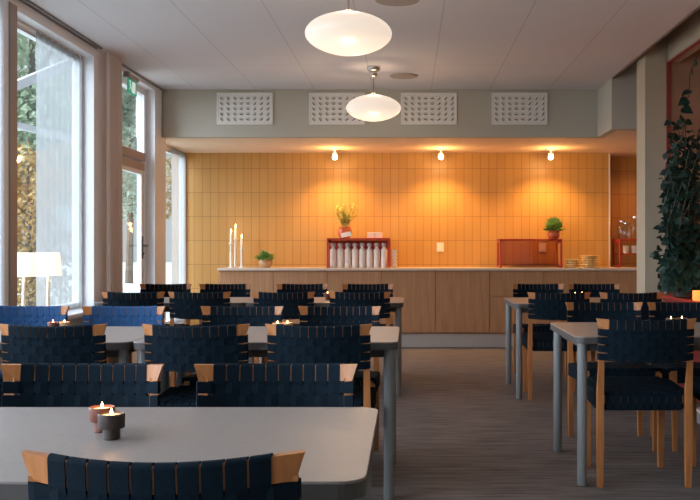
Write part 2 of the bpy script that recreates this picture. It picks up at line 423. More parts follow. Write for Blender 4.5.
# curtains
def curtain(name, m, label, x, y0, y1, z0, z1, amp, folds, seed=0, cat='curtain'):
    rnd = random.Random(seed); n = folds*8; vs = []; fs = []
    ph = [rnd.uniform(-.25, .25) for _ in range(n+1)]
    nz = 9
    for j in range(nz):
        t = j/(nz-1); z = z1 + (z0-z1)*t
        for i in range(n+1):
            u = i/n; a = amp*(.8+.3*t)*math.sin(2*PI*folds*u + ph[i]*.4 + .25*math.sin(5*u+3*t))
            vs.append((x + a, y0 + (y1-y0)*u + .3*amp*math.sin(4*PI*folds*u), z))
    for j in range(nz-1):
        for i in range(n):
            fs.append((j*(n+1)+i, j*(n+1)+i+1, (j+1)*(n+1)+i+1, (j+1)*(n+1)+i))
    o = MB().add(vs, fs).build(name, M[m], smooth=True)
    return tag(o, label, cat)
curtain('sheer_curtain', 'voile_dimmed', 'white sheer curtain behind the two lit lampshades at the big window', -2.604, 6.30, 7.16, .67, 2.66, .008, 8, 1)
curtain('sheer_curtain', 'sheer', 'pale sheer curtain at the extreme left edge, before the brown window post', -2.50, 4.5, 5.57, .08, 2.73, .014, 11, 2)
curtain('sheer_curtain', 'voile_dimmed', 'white sheer curtain in the far window next to the tiled wall', -2.655, 10.1, 10.75, .27, UZ-.01, .012, 5, 3)
curtain('drape', 'drape', 'gathered taupe drape hanging between the big window and the glass door', -2.465, 7.36, 7.76, .03, CZ-.02, .024, 5, 4, 'curtain')

# ------------------------------------------------------------------ outdoors
sbox('ground_outside', 'bounce_ground', -60, -2.8, -30, 90, -.6, -.5)
def tree(name, label, x, y, h, cr, m, n, leaf, seed, cat='tree', low=.35):
    rnd = random.Random(seed)
    t = thing(name, label, cat, (x, y, -.5), 0, None)
    tk = MB(); tk.tube([(0, 0, 0), (.05, .03, h*.3), (-.03, .05, h*.6), (0, 0, h*.9)], .04*h**.7, 8, .012*h**.7)
    for k in range(9):
        a = rnd.uniform(0, 2*PI); z = h*rnd.uniform(.3, .75); r = cr*rnd.uniform(.5, .85)
        tk.tube([(0, 0, z), (r*.5*math.cos(a), r*.5*math.sin(a), z+.12*h), (r*math.cos(a), r*math.sin(a), z+.2*h)], .012*h**.7, 5, .004*h**.7)
    tk.build('trunk', M['bark'], t, True)
    f = MB(); blobs = [(rnd.uniform(-.6, .6)*cr, rnd.uniform(-.6, .6)*cr, h*rnd.uniform(low, .92), cr*rnd.uniform(.25, .5)) for _ in range(26)]
    for i in range(n):
        bx, by, bz, br = rnd.choice(blobs)
        v = Vector((rnd.gauss(0, 1), rnd.gauss(0, 1), rnd.gauss(0, 1))).normalized()*br*rnd.uniform(.6, 1.05)
        dd = Vector((rnd.gauss(0, 1), rnd.gauss(0, 1), rnd.gauss(-.3, .7)))
        f.leaf((bx+v.x, by+v.y, bz+v.z), dd, (rnd.gauss(0, 1), rnd.gauss(0, 1), 1), leaf, leaf*.7)
    f.build('foliage', M[m], t)
    return t
tree('golden_tree', 'yellow-orange autumn tree outside, right of the brown window post', -6.6, 15.6, 3.4, 1.0, 'leaf_autumn', 5200, .085, 3, low=.2)
tree('leafy_tree', 'green leafy tree outside in the upper left of the big window', -9.4, 22.5, 8.6, 2.6, 'leaf_tree', 8500, .17, 4)
tree('leafy_tree', 'hazy pale green tree outside in the middle of the big window', -10.4, 29.5, 7.8, 2.2, 'leaf_hazy', 7000, .18, 5)
tree('leafy_tree', 'tree seen outside through the glass door', -12.4, 40.0, 9.2, 1.8, 'leaf_hazy', 4500, .17, 6)
tree('leafy_tree', 'yellowish tree outside the far window beside the tiled wall', -8.9, 36.0, 8.2, 1.5, 'leaf_autumn', 3600, .16, 7)
g = MB()
def bar(mb, p0, p1, w, h):
    p0 = Vector(p0); p1 = Vector(p1); d = (p1-p0); l = d.length; d.normalize(); sd = d.cross(Vector((0, 0, 1))).normalized(); up = sd.cross(d)
    vs = [tuple(p + sd*a*w/2 + up*b*h/2) for p in (p0, p1) for a, b in ((-1, -1), (1, -1), (1, 1), (-1, 1))]
    mb.add(vs, [(0, 3, 2, 1), (4, 5, 6, 7), (0, 1, 5, 4), (1, 2, 6, 5), (2, 3, 7, 6), (3, 0, 4, 7)])
bar(g, (-4.4, 9.4, 2.70), (-4.0, 11.0, 3.45), .06, .10)
bar(g, (-4.6, 9.6, 2.55), (-3.9, 11.4, 2.42), .06, .07)
bar(g, (-4.0, 11.0, -.5), (-4.0, 11.0, 3.5), .06, .06); bar(g, (-4.4, 9.4, 2.7), (-4.9, 8.0, 2.3), .06, .10); bar(g, (-4.9, 8.0, -.5), (-4.9, 8.0, 2.4), .06, .06)
tag(g.build('outdoor_steel_frame', M['canopy_metal']), 'pale sloping steel beam of an outdoor canopy seen through the big window', 'canopy frame')

# ------------------------------------------------------------------ counter
CF = 10.24; CT = .903
x_edges = [-2.15+.616*k for k in range(9)]; x_edges[-1] = 3.19
ct = thing('sideboard_worktop', 'long pale stone worktop running along the tiled wall', 'worktop', (0, 0, 0))
MB().bbox(-2.165, 2.43, CF-.02, 10.848, CT-.028, CT, .003).build('slab', M['worktop'], ct)
MB().bbox(2.437, 3.198, CF-.02, 11.248, CT-.028, CT, .003).build('slab', M['worktop'], ct)
ord_ = ['leftmost, under the tall candlesticks', 'second from left, under the small succulent', 'third from left, under the left end of the carafe shelf', 'fourth from left, under the right half of the carafe shelf',
        'fifth from left, below the wall switch', 'with a drawer line, sixth from left, under the large red frame', 'seventh from left, behind the back right table', 'rightmost, beside the grey column']
for k in range(8):
    a, b = x_edges[k], x_edges[k+1]
    c = thing('base_cabinet', 'oak base cabinet %s' % ord_[k], 'cabinet', ((a+b)/2, CF+.3, 0), 0, 'oak base cabinets under the worktop')
    h = (b-a)/2
    MB().box(-h+.001, h-.001, -.275, .29, .155, CT-.030).build('carcass', M['dark_gap'] if False else M['oak'], c)
    if k in (5, 6):
        MB().bbox(-h+.003, h-.003, -.297, -.276, .17, .575, .002).build('door', M['oak'], c)
        MB().bbox(-h+.003, h-.003, -.297, -.276, .583, CT-.034, .002).build('drawer', M['oak'], c)
    else:
        MB().bbox(-h+.003, h-.003, -.297, -.276, .17, CT-.034, .002).build('door', M['oak'], c)
    MB().box(-h, h, -.255, .29, 0.0, .154).build('plinth', M['plinth'], c)
# ------------------------------------------------------------------ things on the worktop
def p_at(px, Y): return (px-408)*Y/900
YC = 10.52
def candlestick(px, base_h, can_h, label, Y):
    t = thing('candlestick', label, 'candlestick', (p_at(px, Y), Y, CT), 0, 'candlesticks on the worktop')
    s = MB().lathe([(.040, 0), (.040, .006), (.016, .012), (.0135, base_h-.03), (.018, base_h-.02), (.024, base_h-.008), (.024, base_h)], seg=16).build('holder', M['silver'], t, True)
    c = MB().lathe([(.0145, base_h-.004), (.014, base_h+can_h), (.008, base_h+can_h+.003)], seg=14).build('candle', M['wax'], t, True)
    MB().lathe([(.002, 0), (.008, .012), (.007, .024), (.001, .048)], (0, 0, base_h+can_h+.004), 10).build('flame', M['flame'], c, True)
    point('candle_glow', (p_at(px, Y), Y-.02, CT+base_h+can_h+.05), .25, (1, .5, .2), .02)
candlestick(231, .29, .11, 'pale steel candlestick with burning candle, left of the three', 10.50)
candlestick(235.6, .345, .115, 'tallest of the three candlesticks, in the middle, candle burning', 10.58)
candlestick(241.8, .23, .11, 'shortest of the three candlesticks, on the right, candle burning', 10.46)

def bush(mb, c, r, n, l, wd, rnd, zs=.8, heart=False):
    for i in range(n):
        v = Vector((rnd.gauss(0, 1), rnd.gauss(0, 1), abs(rnd.gauss(0, 1)))).normalized()
        p = Vector(c) + Vector((v.x*r, v.y*r, v.z*r*zs))*rnd.uniform(.2, .8)
        mb.leaf(p, v + Vector((0, 0, .2)), (rnd.gauss(0, .3), rnd.gauss(0, .3), 1), l*rnd.uniform(.7, 1.2), wd, heart)
def potplant(name, label, x, y, z, r, h, potm, kind, seed):
    rnd = random.Random(seed)
    t = thing(name, label, 'potted plant', (x, y, z))
    MB().lathe([(r*.62, 0), (r*.85, h*.2), (r, h*.55), (r*.9, h*.85), (r*.72, h), (r*.66, h), (r*.7, h*.8)], seg=20).build('pot', M[potm], t, True)
    MB().lathe([(r*.1, h*.82), (r*.7, h*.84)], seg=16, close=True).build('soil', M['soil'], t)
    f = MB()
    if kind == 'succulent':
        bush(f, (0, 0, h*.85), r*1.35, 170, .055, .03, rnd); f.build('foliage', M['leaf_green'], t)
    elif kind == 'herb':
        bush(f, (0, 0, h*.9), .13, 240, .055, .036, rnd, 1.3)
        bush(f, (.01, 0, h*1.4), .085, 90, .045, .03, rnd, 1.3)
        f.build('foliage', M['leaf_green'], t)
    else:
        st = MB()
        for i in range(26):
            a = rnd.uniform(0, 2*PI); sp = rnd.uniform(.04, .20); hh = rnd.uniform(.17, .30)
            p0 = Vector((.01*math.cos(a), .01*math.sin(a), h*.8)); p1 = Vector((sp*.5*math.cos(a), sp*.5*math.sin(a), h*.8+hh*.6)); p2 = Vector((sp*math.cos(a), sp*math.sin(a), h*.8+hh))
            st.tube([p0, p1, p2], .0018, 4)
            for k in range(14):
                q = k/13; pp = p0*(1-q)**2 + p1*2*q*(1-q) + p2*q*q
                b = rnd.uniform(0, 2*PI)
                if q > .2: f.leaf(pp, (math.cos(b), math.sin(b), .9), (0, 0, 1), .046, .015)
        st.build('stem', M['leaf_yellow'], t); f.build('foliage', M['leaf_yellow'], t)
    return t
potplant('potted_succulent', 'small green succulent in a round clay pot on the worktop, right of the candlesticks', p_at(265.5, 10.5), 10.5, CT, .085, .10, 'clay_tan', 'succulent', 1)

def red_shelf(name, label, x0, x1, y0, y1, z, h, th=.022):
    t = thing(name, label, 'shelf', ((x0+x1)/2, (y0+y1)/2, z))
    a = (x1-x0)/2; b = (y1-y0)/2
    MB().bbox(-a, a, -b, b, h-th, h, .003).build('top', M['red'], t)
    for sx in (-1, 1):
        mb = MB()
        xx0, xx1 = (-a, -a+th) if sx < 0 else (a-th, a)
        mb.bbox(xx0, xx1, -b, -b+.03, 0, h-th, .003).bbox(xx0, xx1, b-.03, b, 0, h-th, .003).bbox(xx0, xx1, -b+.03, b-.03, 0, .02, .003).bbox(xx0, xx1, -b+.03, b-.03, h-th-.03, h-th, .003)
        mb.build('side_frame', M['red'], t)
    return t
S1 = red_shelf('red_shelf', 'red open box shelf holding a row of white carafes', p_at(326.8, 10.4), p_at(390, 10.4), 10.38, 10.70, CT, .345)
s1x0, s1x1 = p_at(326.8, 10.4)+.03, p_at(390, 10.4)-.03
S1b = MB().box(s1x0-(s1x0+s1x1)/2-.008, -(s1x0-(s1x0+s1x1)/2)+.008, .13, .15, 0.02, .32).build('back_panel', M['red'], S1)
# eight white carafes
M['red_tint'] = glass_mat('red_tinted_clear', (.78, .60, .60), 1.0)  # clear sheet with a red tint, for the frame shelf
fl0 = None; nfl = 8
flab = ['leftmost white carafe in the red shelf', 'second white carafe from the left in the red shelf', 'third white carafe from the left in the red shelf', 'fourth white carafe from the left in the red shelf, left of centre',
        'fifth white carafe from the left in the red shelf, right of centre', 'third white carafe from the right in the red shelf', 'second white carafe from the right in the red shelf', 'rightmost white carafe inside the red shelf']
for k in range(nfl):
    x = s1x0 + .04 + (s1x1-s1x0-.08)*k/(nfl-1)
    if fl0 is None:
        fl0 = thing('carafe', flab[0], 'carafe', (x, 10.47, CT), 0, 'white carafes in the red shelf')
        MB().lathe([(.034, 0), (.038, .008), (.0385, .05), (.0365, .055), (.0385, .06), (.0385, .10), (.0365, .105), (.0385, .11), (.0385, .15), (.0365, .155), (.0385, .16), (.0385, .195), (.034, .212), (.019, .225), (.017, .24), (.021, .245)], seg=20).build('bottle', M['flask'], fl0, True)
        MB().lathe([(.020, .245), (.030, .254), (.032, .268), (.027, .284), (.010, .290)], seg=16).build('stopper', M['flask_cap'], fl0, True)
    else:
        dup(fl0, (x, 10.47, CT), 0, flab[k])
# cup stack right of the shelf
cs = MB()
xk = p_at(393.5, 10.4)
prof = []
for k in range(5):
    z = k*.042; prof += [(.020, z), (.030, z+.034), (.031, z+.040)]
tag(MB().lathe(prof, (0, 0, 0), 18).build('cup_stack', M['flask'], None, True, (xk+.012, 10.45, CT)), 'slim stack of white cups standing just right of the carafe shelf', 'cups')
potplant('potted_fern', 'orange pot with feathery yellow-green plant on top of the carafe shelf', p_at(344.5, 10.5), 10.52, CT+.345, .085, .13, 'orange_pot', 'fern', 2)
o = MB().box(-.06, .06, -.003, .003, 0, .055).build('note_card', M['white_plastic']); o.location = (p_at(346.5, 10.4), 10.405, CT+.347); o.rotation_euler = (math.radians(-14), math.radians(-12), 0)
o.location.z = CT+.358
tag(o, 'small white card leaning against the orange fern pot', 'card')
for px, lb in ((371, 'cream cardboard box on the carafe shelf, left of the pair'), (378.8, 'cream cardboard box on the carafe shelf, right of the pair')):
    t = thing('card_box', lb, 'box', (p_at(px, 10.48), 10.48, CT+.345), 0, 'cream boxes on the carafe shelf')
    MB().bbox(-.042, .042, -.035, .035, 0, .052, .003).build('box_body', M['cream'], t)
    MB().bbox(-.0435, .0435, -.0365, .0365, .052, .066, .003).build('lid', M['cream'], t)
S2 = red_shelf('red_frame_shelf', 'wide empty red open frame shelf on the worktop under the herb pot', p_at(499.5, 10.45), p_at(562.5, 10.4), 10.40, 10.74, CT, .335)
potplant('potted_herb', 'orange pot with bushy green herb on top of the empty red frame shelf', p_at(553.5, 10.5), 10.50, CT+.335, .078, .10, 'orange_pot', 'herb', 5)
def plate_stack(px, Y, n, r, label):
    t = thing('plate_stack', label, 'stack of plates', (p_at(px, Y), Y, CT))
    for k in range(n):
        z = k*.020
        MB().lathe([(r*.55, z), (r*.60, z+.005), (r*.95, z+.013), (r, z+.017), (r*.97, z+.0185), (r*.6, z+.009), (r*.5, z+.0075)], seg=28).build('plate', M['plate'], t, True)
MB().box(-.335, .335, .145, .150, .02, .315).build('tinted_back_panel', M['red_tint'], S2)
plate_stack(571.5, 10.50, 5, .085, 'lower stack of ochre plates just right of the red frame shelf')
plate_stack(589.5, 10.46, 7, .115, 'taller and wider stack of ochre plates at the right of the worktop')
# shelf with glassware in recess
S3 = red_shelf('red_shelf', 'red shelf with glass jars on top, by the grey column', p_at(617, 10.75), p_at(617, 10.75)+.70, 10.62, 11.0, CT, .335)
MB().bbox(-.325, .325, -.17, .17, .15, .165, .003).build('middle_shelf', M['red'], S3)
rnd = random.Random(9)
jl = ['glass jar at the back left on the red shelf by the column', 'glass jar at the front left on the red shelf by the column', 'tall glass jar beside the column on the red shelf', 'glass jar behind the column edge on the red shelf']
for k, (dx, dy, hh, rr) in enumerate([(.09, 10.86, .22, .06), (.10, 10.70, .19, .062), (.235, 10.80, .27, .065), (.30, 10.68, .2, .05)]):
    t = thing('glass_jar', jl[k], 'jar', (p_at(617, 10.75)+dx, dy, CT+.335), 0, 'glass jars on the red shelf')
    MB().lathe([(rr*.9, 0), (rr, .01), (rr, hh*.75), (rr*.7, hh*.88), (rr*.7, hh*.94)], seg=20).build('jar_body', M['clear_glass'], t, True)
    MB().lathe([(rr*.74, hh*.94), (rr*.74, hh)], seg=20).build('lid', M['chrome'], t, True)
for k, dx in enumerate((.10, .20, .29)):
    t = MB().lathe([(.03, 0), (.036, .09), (.034, .09), (.028, .005)], seg=16).build('tumbler', M['cream'], None, True, (p_at(617, 10.75)+dx, 10.72, CT+.165))
    tag(t, 'cream tumbler on the middle tier of the red shelf, %s' % ('left of three', 'centre of three', 'right of three')[k], 'cup', 'cream tumblers')
# switches
for px, lb in ((440.3, 'white wall switch plate on the tiles between the two red shelves'), (542.5, 'white wall socket seen inside the empty red frame shelf')):
    x = p_at(px, 10.84)
    t = thing('wall_switch', lb, 'wall switch', (x, 10.85, 1.14))
    MB().bbox(-.043, .043, -.012, 0, -.055, .055, .004).build('plate', M['white_plastic'], t)
    MB().bbox(-.026, .026, -.017, -.012, -.03, .03, .002).build('rocker', M['cream'], t)

# ------------------------------------------------------------------ spots, vents, speakers, pendants
sl = ['ceiling spotlight above the carafe shelf', 'middle ceiling spotlight above the wall switch', 'ceiling spotlight above the herb pot at the right']
for k, x in enumerate(SPOT_X):
    t = thing('ceiling_spotlight', sl[k], 'spotlight', (x, 10.40, UZ), 0, 'spotlights over the worktop')
    MB().lathe([(.05, -.012), (.05, 0)], seg=20).build('canopy', M['white_plastic'], t, True)
    MB().lathe([(.012, -.05), (.012, -.012)], seg=10).build('stem', M['white_plastic'], t, True)
    MB().lathe([(.034, -.075), (.030, -.05), (.012, -.045)], seg=18).build('housing', M['white_plastic'], t, True)
    MB().lathe([(.004, -.125), (.022, -.118), (.030, -.10), (.026, -.08), (.018, -.074)], seg=18).build('bulb', M['bulb'], t, True)
vl = ['leftmost white air vent in the row on the soffit', 'second air vent from the left, partly behind the small pendant lamp', 'third air vent from the left, just right of the small pendant lamp', 'rightmost white air vent on the soffit']
v0 = None
for k, px in enumerate((245, 337, 429, 519.5)):
    x = (px-408)*9.26/900; loc = (x, 9.26, 2.567)
    if v0 is None:
        v0 = thing('air_vent', vl[0], 'air vent', loc, 0, 'white air vents in a row on the soffit')
        a, b = .288, .165
        pm = MB().bbox(-a, a, -.012, 0, -b, b, .004)
        MB().bbox(-a, -a+.018, -.018, -.010, -b, b, .003).bbox(a-.018, a, -.018, -.010, -b, b, .003).bbox(-a, a, -.018, -.010, b-.018, b, .003).bbox(-a, a, -.018, -.010, -b, -b+.018, .003).build('rim', M['plate_white'], v0)
        ho = MB(); sc_ = MB()
        for i in range(8):
            for j in range(5):
                cx = -.238 + i*.068; cz = .105 - j*.054
                ang = (50, 48, 42, 0, 0, -42, -48, -50)[i] + (j == 4)*12
                R = Matrix.Translation((cx, -.0125, cz)) @ Matrix.Rotation(math.radians(ang), 4, 'Y')
                n = 10; vs = [(0, -.0012, 0)] + [(.020*math.cos(-PI + PI*q/n), -.0012, .020*math.sin(-PI + PI*q/n)*.5) for q in range(n+1)]
                ho.add(vs, [(0, q+1, q+2) for q in range(n)], R)
                vs2 = []; fs2 = []
                for q in range(n+1):
                    aa = PI*q/n; vs2 += [(.024*math.cos(aa), 0, .020*math.sin(aa)), (.022*math.cos(aa), -.018*math.sin(aa)-.001, .002)]
                for q in range(n): fs2.append((2*q, 2*q+1, 2*q+3, 2*q+2))
                sc_.add(vs2, fs2, R)
        n0 = len(pm.f); nh = len(ho.f)
        pm.add(ho.v, ho.f); pm.add(sc_.v, sc_.f)
        fp = pm.build('face_plate', M['plate_white'], v0); fp.data.materials.append(M['hole'])
        for q in range(n0, n0+nh): fp.data.polygons[q].material_index = 1
    else: dup(v0, loc, 0, vl[k])
for x, y, r, lb in ((-.04, 8.5, .135, 'round ceiling speaker above the small pendant lamp'), (-.07, 5.87, .145, 'round ceiling speaker at the top edge, above the large pendant lamp')):
    t = thing('ceiling_speaker', lb, 'speaker', (x, y, CZ), 0, 'round ceiling speakers')
    MB().lathe([(r, -.008), (r, 0)], seg=32).build('ring', M['speaker'], t, True)
    MB().lathe([(r*.88, -.012), (r*.9, -.004)], seg=32).build('grille', M['speaker'], t, True)

def pendant(x, y, z, label):
    t = thing('pendant_lamp', label, 'pendant lamp', (x, y, z), 0, 'opal disc pendants')
    prof = [((.247*math.sin(PI*q/24)**1.22 if 0 < q < 24 else .004), -.120*math.cos(PI*q/24)) for q in range(25)]
    MB().lathe(prof, seg=48).build('glass_shade', M['opal'], t, True)
    top = CZ - z
    MB().lathe([(.030, .108), (.030, .126), (.012, .136)], seg=16).lathe([(.006, .12), (.006, top-.05)], seg=10).build('rod', M['chrome'], t, True)
    MB().lathe([(.008, top-.095), (.022, top-.09), (.034, top-.072), (.036, top-.058), (.030, top-.045), (.05, top-.035), (.060, top-.02), (.060, top)], seg=24).build('canopy', M['chrome'], t, True)
    point('pendant_fill', (x, y, z-.48), 9.0, (1, .70, .44), .12)  # added point lamp in open air under the shade, fills the room
    point('pendant_fill', (x, y, z+.17), 1.1, (1, .70, .44), .08)  # added point lamp above the shade, brightens the ceiling
pendant(-.338, 5.11, 2.36, 'large near opal glass disc pendant lamp at top centre')
pendant(-.31, 8.09, 2.395, 'smaller far opal glass disc pendant lamp with chrome ceiling rose')

# exit sign
t = thing('exit_sign', 'green emergency exit sign hanging by the top of the glass door', 'exit sign', (-2.50, 8.0, 2.66))
MB().bbox(-.02, .02, -.02, .30, .0, .035, .004).build('bracket', M['taupe_paint'], t)
MB().bbox(-.024, .024, -.03, .03, -.006, .045, .004).build('end_cap', M['dark_line'], t)
MB().box(-.004, .004, .02, .28, -.135, -.002).build('sign_panel', M['sign_green'], t)
pg = MB()
def pz(y, z, ry, rz): pg.box(.0045, .006, y-ry, y+ry, z-rz, z+rz)
pz(.19, -.068, .045, .05)                       # doorway block
for (a, b, r) in (((.075, -.045), (.105, -.075), .010), ((.105, -.075), (.14, -.115), .006), ((.10, -.075), (.06, -.10), .006), ((.075, -.055), (.12, -.05), .005)):
    pg.tube([(.006, a[0], a[1]), (.006, b[0], b[1])], r*.5, 6)
pg.lathe([(.001, -.010), (.009, -.005), (.009, .005), (.001, .010)], (.006, .075, -.028), 10)
pg.build('running_figure', M['sign_white'], t)

# lamp reflections in the window glass, built as solid lit lamps
for x, y, lb in ((-2.58, 6.04, 'white-shaded lamp reflection built as a lit lamp next to the brown window post'), (-2.50, 6.25, 'white-shaded lamp reflection built as a lit lamp, the right one of the pair')):
    t = thing('lamp_reflection', lb, 'lamp reflection', (x, y, .655), 0, 'pair of lamp reflections at the window')
    MB().lathe([(.05, 0), (.05, .012), (.012, .02), (.009, .26), (.009, .30)], seg=20).build('base', M['wax'], t, True)
    MB().lathe([(.094, .295), (.078, .455), (.074, .455), (.090, .295)], seg=28, close=False).build('lamp_shade', M['shade'], t, True)
    MB().lathe([(.012, .30), (.022, .34), (.001, .365)], seg=10).build('bulb', M['bulb'], t, True)

# ------------------------------------------------------------------ tables
def table(x0, x1, y0, y1, label, h=.722, seg=6):
    cx, cy = (x0+x1)/2, (y0+y1)/2; a, b = (x1-x0)/2, (y1-y0)/2; R = .05
    t = thing('dining_table', label, 'table', (cx, cy, 0), 0, 'grey dining tables')
    pts = []
    for (sx, sy, a0) in ((1, 1, 0), (-1, 1, 90), (-1, -1, 180), (1, -1, 270)):
        for k in range(seg+1):
            an = math.radians(a0 + 90*k/seg); pts.append((sx*(a-R)+R*math.cos(an), sy*(b-R)+R*math.sin(an)))
    MB().prism(pts, h-.006, h, .0015).build('tabletop', M['laminate'], t)
    ins = [(x*(1-.0012/a), y*(1-.0012/b)) for x, y in pts]
    MB().prism(ins, h-.036, h-.006).build('edge_band', M['table_edge'], t)
    MB().box(-a+.07, a-.07, -b+.06, -b+.08, h-.075, h-.036).box(-a+.07, a-.07, b-.08, b-.06, h-.075, h-.036).box(-a+.06, -a+.08, -b+.07, b-.07, h-.075, h-.036).box(a-.08, a-.06, -b+.07, b-.07, h-.075, h-.036).build('apron', M['table_edge'], t)
    for sx in (-1, 1):
        for sy in (-1, 1):
            MB().lathe([(.020, 0), (.0235, .004), (.0235, h-.037)], (sx*(a-.042), sy*(b-.05), 0), 20).build('leg', M['table_metal'], t, True)
    return t
table(-1.28, -.078, 1.655, 2.42, 'nearest grey dining table, with twin burning tealights, in the foreground')
table(-1.25, -.045, 4.05, 4.85, 'grey dining table in the second row, at the aisle')
table(-2.47, -1.255, 4.05, 4.85, 'grey dining table in the second row, beside the big window')
table(-1.25, -.035, 6.87, 7.62, 'grey dining table in the back left row, at the aisle')
table(-2.41, -1.255, 6.87, 7.62, 'grey dining table in the back left row, beside the drape')
table(.80, 2.0, 4.30, 5.11, 'grey dining table at the middle right, with two burning tealights')
table(.80, 2.0, 6.77, 7.58, 'grey dining table at the back right, near the oak cabinets')
table(.765, 1.965, 1.60, 2.43, 'grey dining table at the right edge, only its corner showing')

# ------------------------------------------------------------------ webbed chair
def lean(z): return 0 if z < .44 else -(z-.44)*.10
def bow(u): return -.062*(1-min(1, (u/.23)**2))
def dip(u): return -.010*(1-min(1, (u/.23)**2))
SW = .0333; GP = .0037; NV = 10
def strap_x(i, n=NV): return (i-(n-1)/2)*(SW+GP)
def make_chair(label):
    t = thing('dining_chair', label, 'chair', (0, 0, 0), 0, 'webbed dining chairs')
    # rear legs run up to the top rail
    for sx in (-1, 1):
        mb = MB(); zs = (0, .2, .44, .6, .772); ring = []
        vs = []; fs = []
        for z in zs:
            wv = .0155 if z > .05 else .013; dv = .017 if z > .1 else .013
            if z >= .6: dv = .006; wv = .0135
            y = lean(z) + (0 if z < .6 else bow(.211))
            c = sx*.211
            vs += [(c-wv, y-dv, z), (c+wv, y-dv, z), (c+wv, y+dv, z), (c-wv, y+dv, z)]
        for k in range(len(zs)-1):
            for q in range(4):
                r = (q+1) % 4; fs.append((k*4+q, k*4+r, k*4+4+r, k*4+4+q))
        fs += [(3, 2, 1, 0), (16, 17, 18, 19)]
        mb.add(vs, fs).build('leg', M['chairwood'], t)
        mb = MB().add([(sx*.19+a, .40+b, 0) for a, b in ((-.013, -.013), (.013, -.013), (.013, .013), (-.013, .013))] +
                      [(sx*.195+a, .40+b, .45) for a, b in ((-.018, -.018), (.018, -.018), (.018, .018), (-.018, .018))],
                      [(3, 2, 1, 0), (4, 5, 6, 7), (0, 1, 5, 4), (1, 2, 6, 5), (2, 3, 7, 6), (3, 0, 4, 7)])
        mb.build('leg', M['chairwood'], t)
    # curved rails
    def rail(z0, z1, hd, ux, name, flare=0):
        n = 16; vs = []; fs = []
        for i in range(n+1):
            u = -ux + 2*ux*i/n; y = bow(u)
            e = 1 if i in (0, n) else 0
            for (dy, z) in ((-hd, z0), (hd, z0), (hd, z1), (-hd, z1)):
                uu = u + (flare*(1 if u > 0 else -1) if (e and z == z1) else 0)
                uu -= (flare*.5*(1 if u > 0 else -1) if (e and z == z0) else 0)
                vs.append((uu, y + lean(z) + dy, z + dip(u)))
        for i in range(n):
            for q in range(4):
                r = (q+1) % 4; fs.append((i*4+q, i*4+r, i*4+4+r, i*4+4+q))
        fs += [(0, 1, 2, 3), (n*4+3, n*4+2, n*4+1, n*4)]
        return MB().add(vs, fs)
    o = rail(.766, .812, .0105, .226, 'top', .010).build('top_rail', M['chairwood'], t)
    o2 = rail(.622, .645, .009, .200, 'low').build('lower_rail', M['chairwood'], t)
    # back webbing
    wb = MB()
    zt, zb = .8165, .618
    for i in range(NV):
        x0 = strap_x(i)-SW/2; x1 = x0+SW
        loop = []
        hd = .0135
        for k in range(7):
            a = PI*k/6; loop.append((hd*math.cos(a), zt-.008+.008*math.sin(a)))
        for z in (.78, .765): loop.append((-hd, z))
        loop.append((-hd*.75, .75)); loop.append((-hd*.75, .65))
        for k in range(7):
            a = PI + PI*k/6; loop.append((hd*.75*math.cos(a), zb+.008+.008*math.sin(a)))
        loop.append((hd*.75, .65)); loop.append((hd*.75, .75)); loop.append((hd, .765))
        n = len(loop); vs = []; fs = []; ns = 3
        for s_ in range(ns):
            x = x0+(x1-x0)*s_/(ns-1)
            for (yy, z) in loop: vs.append((x, yy+bow(x)+lean(z), z+dip(x)))
        for s_ in range(ns-1):
            for k in range(n): r = (k+1) % n; fs.append((s_*n+k, s_*n+r, s_*n+n+r, s_*n+n+k))
        fs += [tuple(range(n)), tuple(reversed(range((ns-1)*n, ns*n)))]
        wb.add(vs, fs)
    RH = .0325
    for j in range(4):
        z1 = .7635 - j*(RH+.0062); z0 = z1-RH
        us = [-.228, -.2245, -.212] + [strap_x(0)-SW/2 + (SW+GP)*q/2 for q in range(NV*2+1)] + [.212, .2245, .228]
        us = sorted(us); prof = []
        for u in us:
            if abs(u) > .226: hd = .006
            elif abs(u) > .1865: hd = .0145
            else:
                i = int(round((u + (NV-1)/2*(SW+GP))/(SW+GP))); ph = (u + (NV-1)/2*(SW+GP))/(SW+GP)
                over = math.cos(PI*(ph + j)); hd = .0103 + .0030*over
            prof.append(hd)
        vs = []; fs = []; n = len(us)
        for u, hd in zip(us, prof):
            b = bow(u); dd = dip(u)
            for (dy, z) in ((-hd, z0), (-hd, z1), (hd, z1), (hd, z0)): vs.append((u, b+dy+lean(z), z+dd))
        for i in range(n-1):
            for q in range(4): r = (q+1) % 4; fs.append((i*4+q, i*4+r, i*4+4+r, i*4+4+q))
        fs += [(3, 2, 1, 0), ((n-1)*4, (n-1)*4+1, (n-1)*4+2, (n-1)*4+3)]
        wb.add(vs, fs)
    wb.build('backrest', M['webbing'], t)
    # seat frame and webbing
    MB().box(-.19, .19, .008, .03, .400, .436).box(-.185, .185, .385, .415, .412, .452).box(-.222, -.198, .0, .42, .400, .440).box(.198, .222, 0, .42, .400, .440).build('seat_frame', M['chairwood'], t)
    st = MB(); z0, z1 = .366, .452
    def sw(x0, x1, y0, y1, za, zb_, axis):
        b = .007
        if axis == 'y':
            loop = [(y0, za+b), (y0, zb_-b), (y0+b, zb_), (y1-b, zb_), (y1, zb_-b), (y1, za+b), (y1-b, za), (y0+b, za)]
            vs = [(x0, a, z) for a, z in loop] + [(x1, a, z) for a, z in loop]
        else:
            loop = [(x0, za+b), (x0, zb_-b), (x0+b, zb_), (x1-b, zb_), (x1, zb_-b), (x1, za+b), (x1-b, za), (x0+b, za)]
            vs = [(a, y0, z) for a, z in loop] + [(a, y1, z) for a, z in loop]
        vs = [(a_, b_, c_+.045*b_) for a_, b_, c_ in vs]
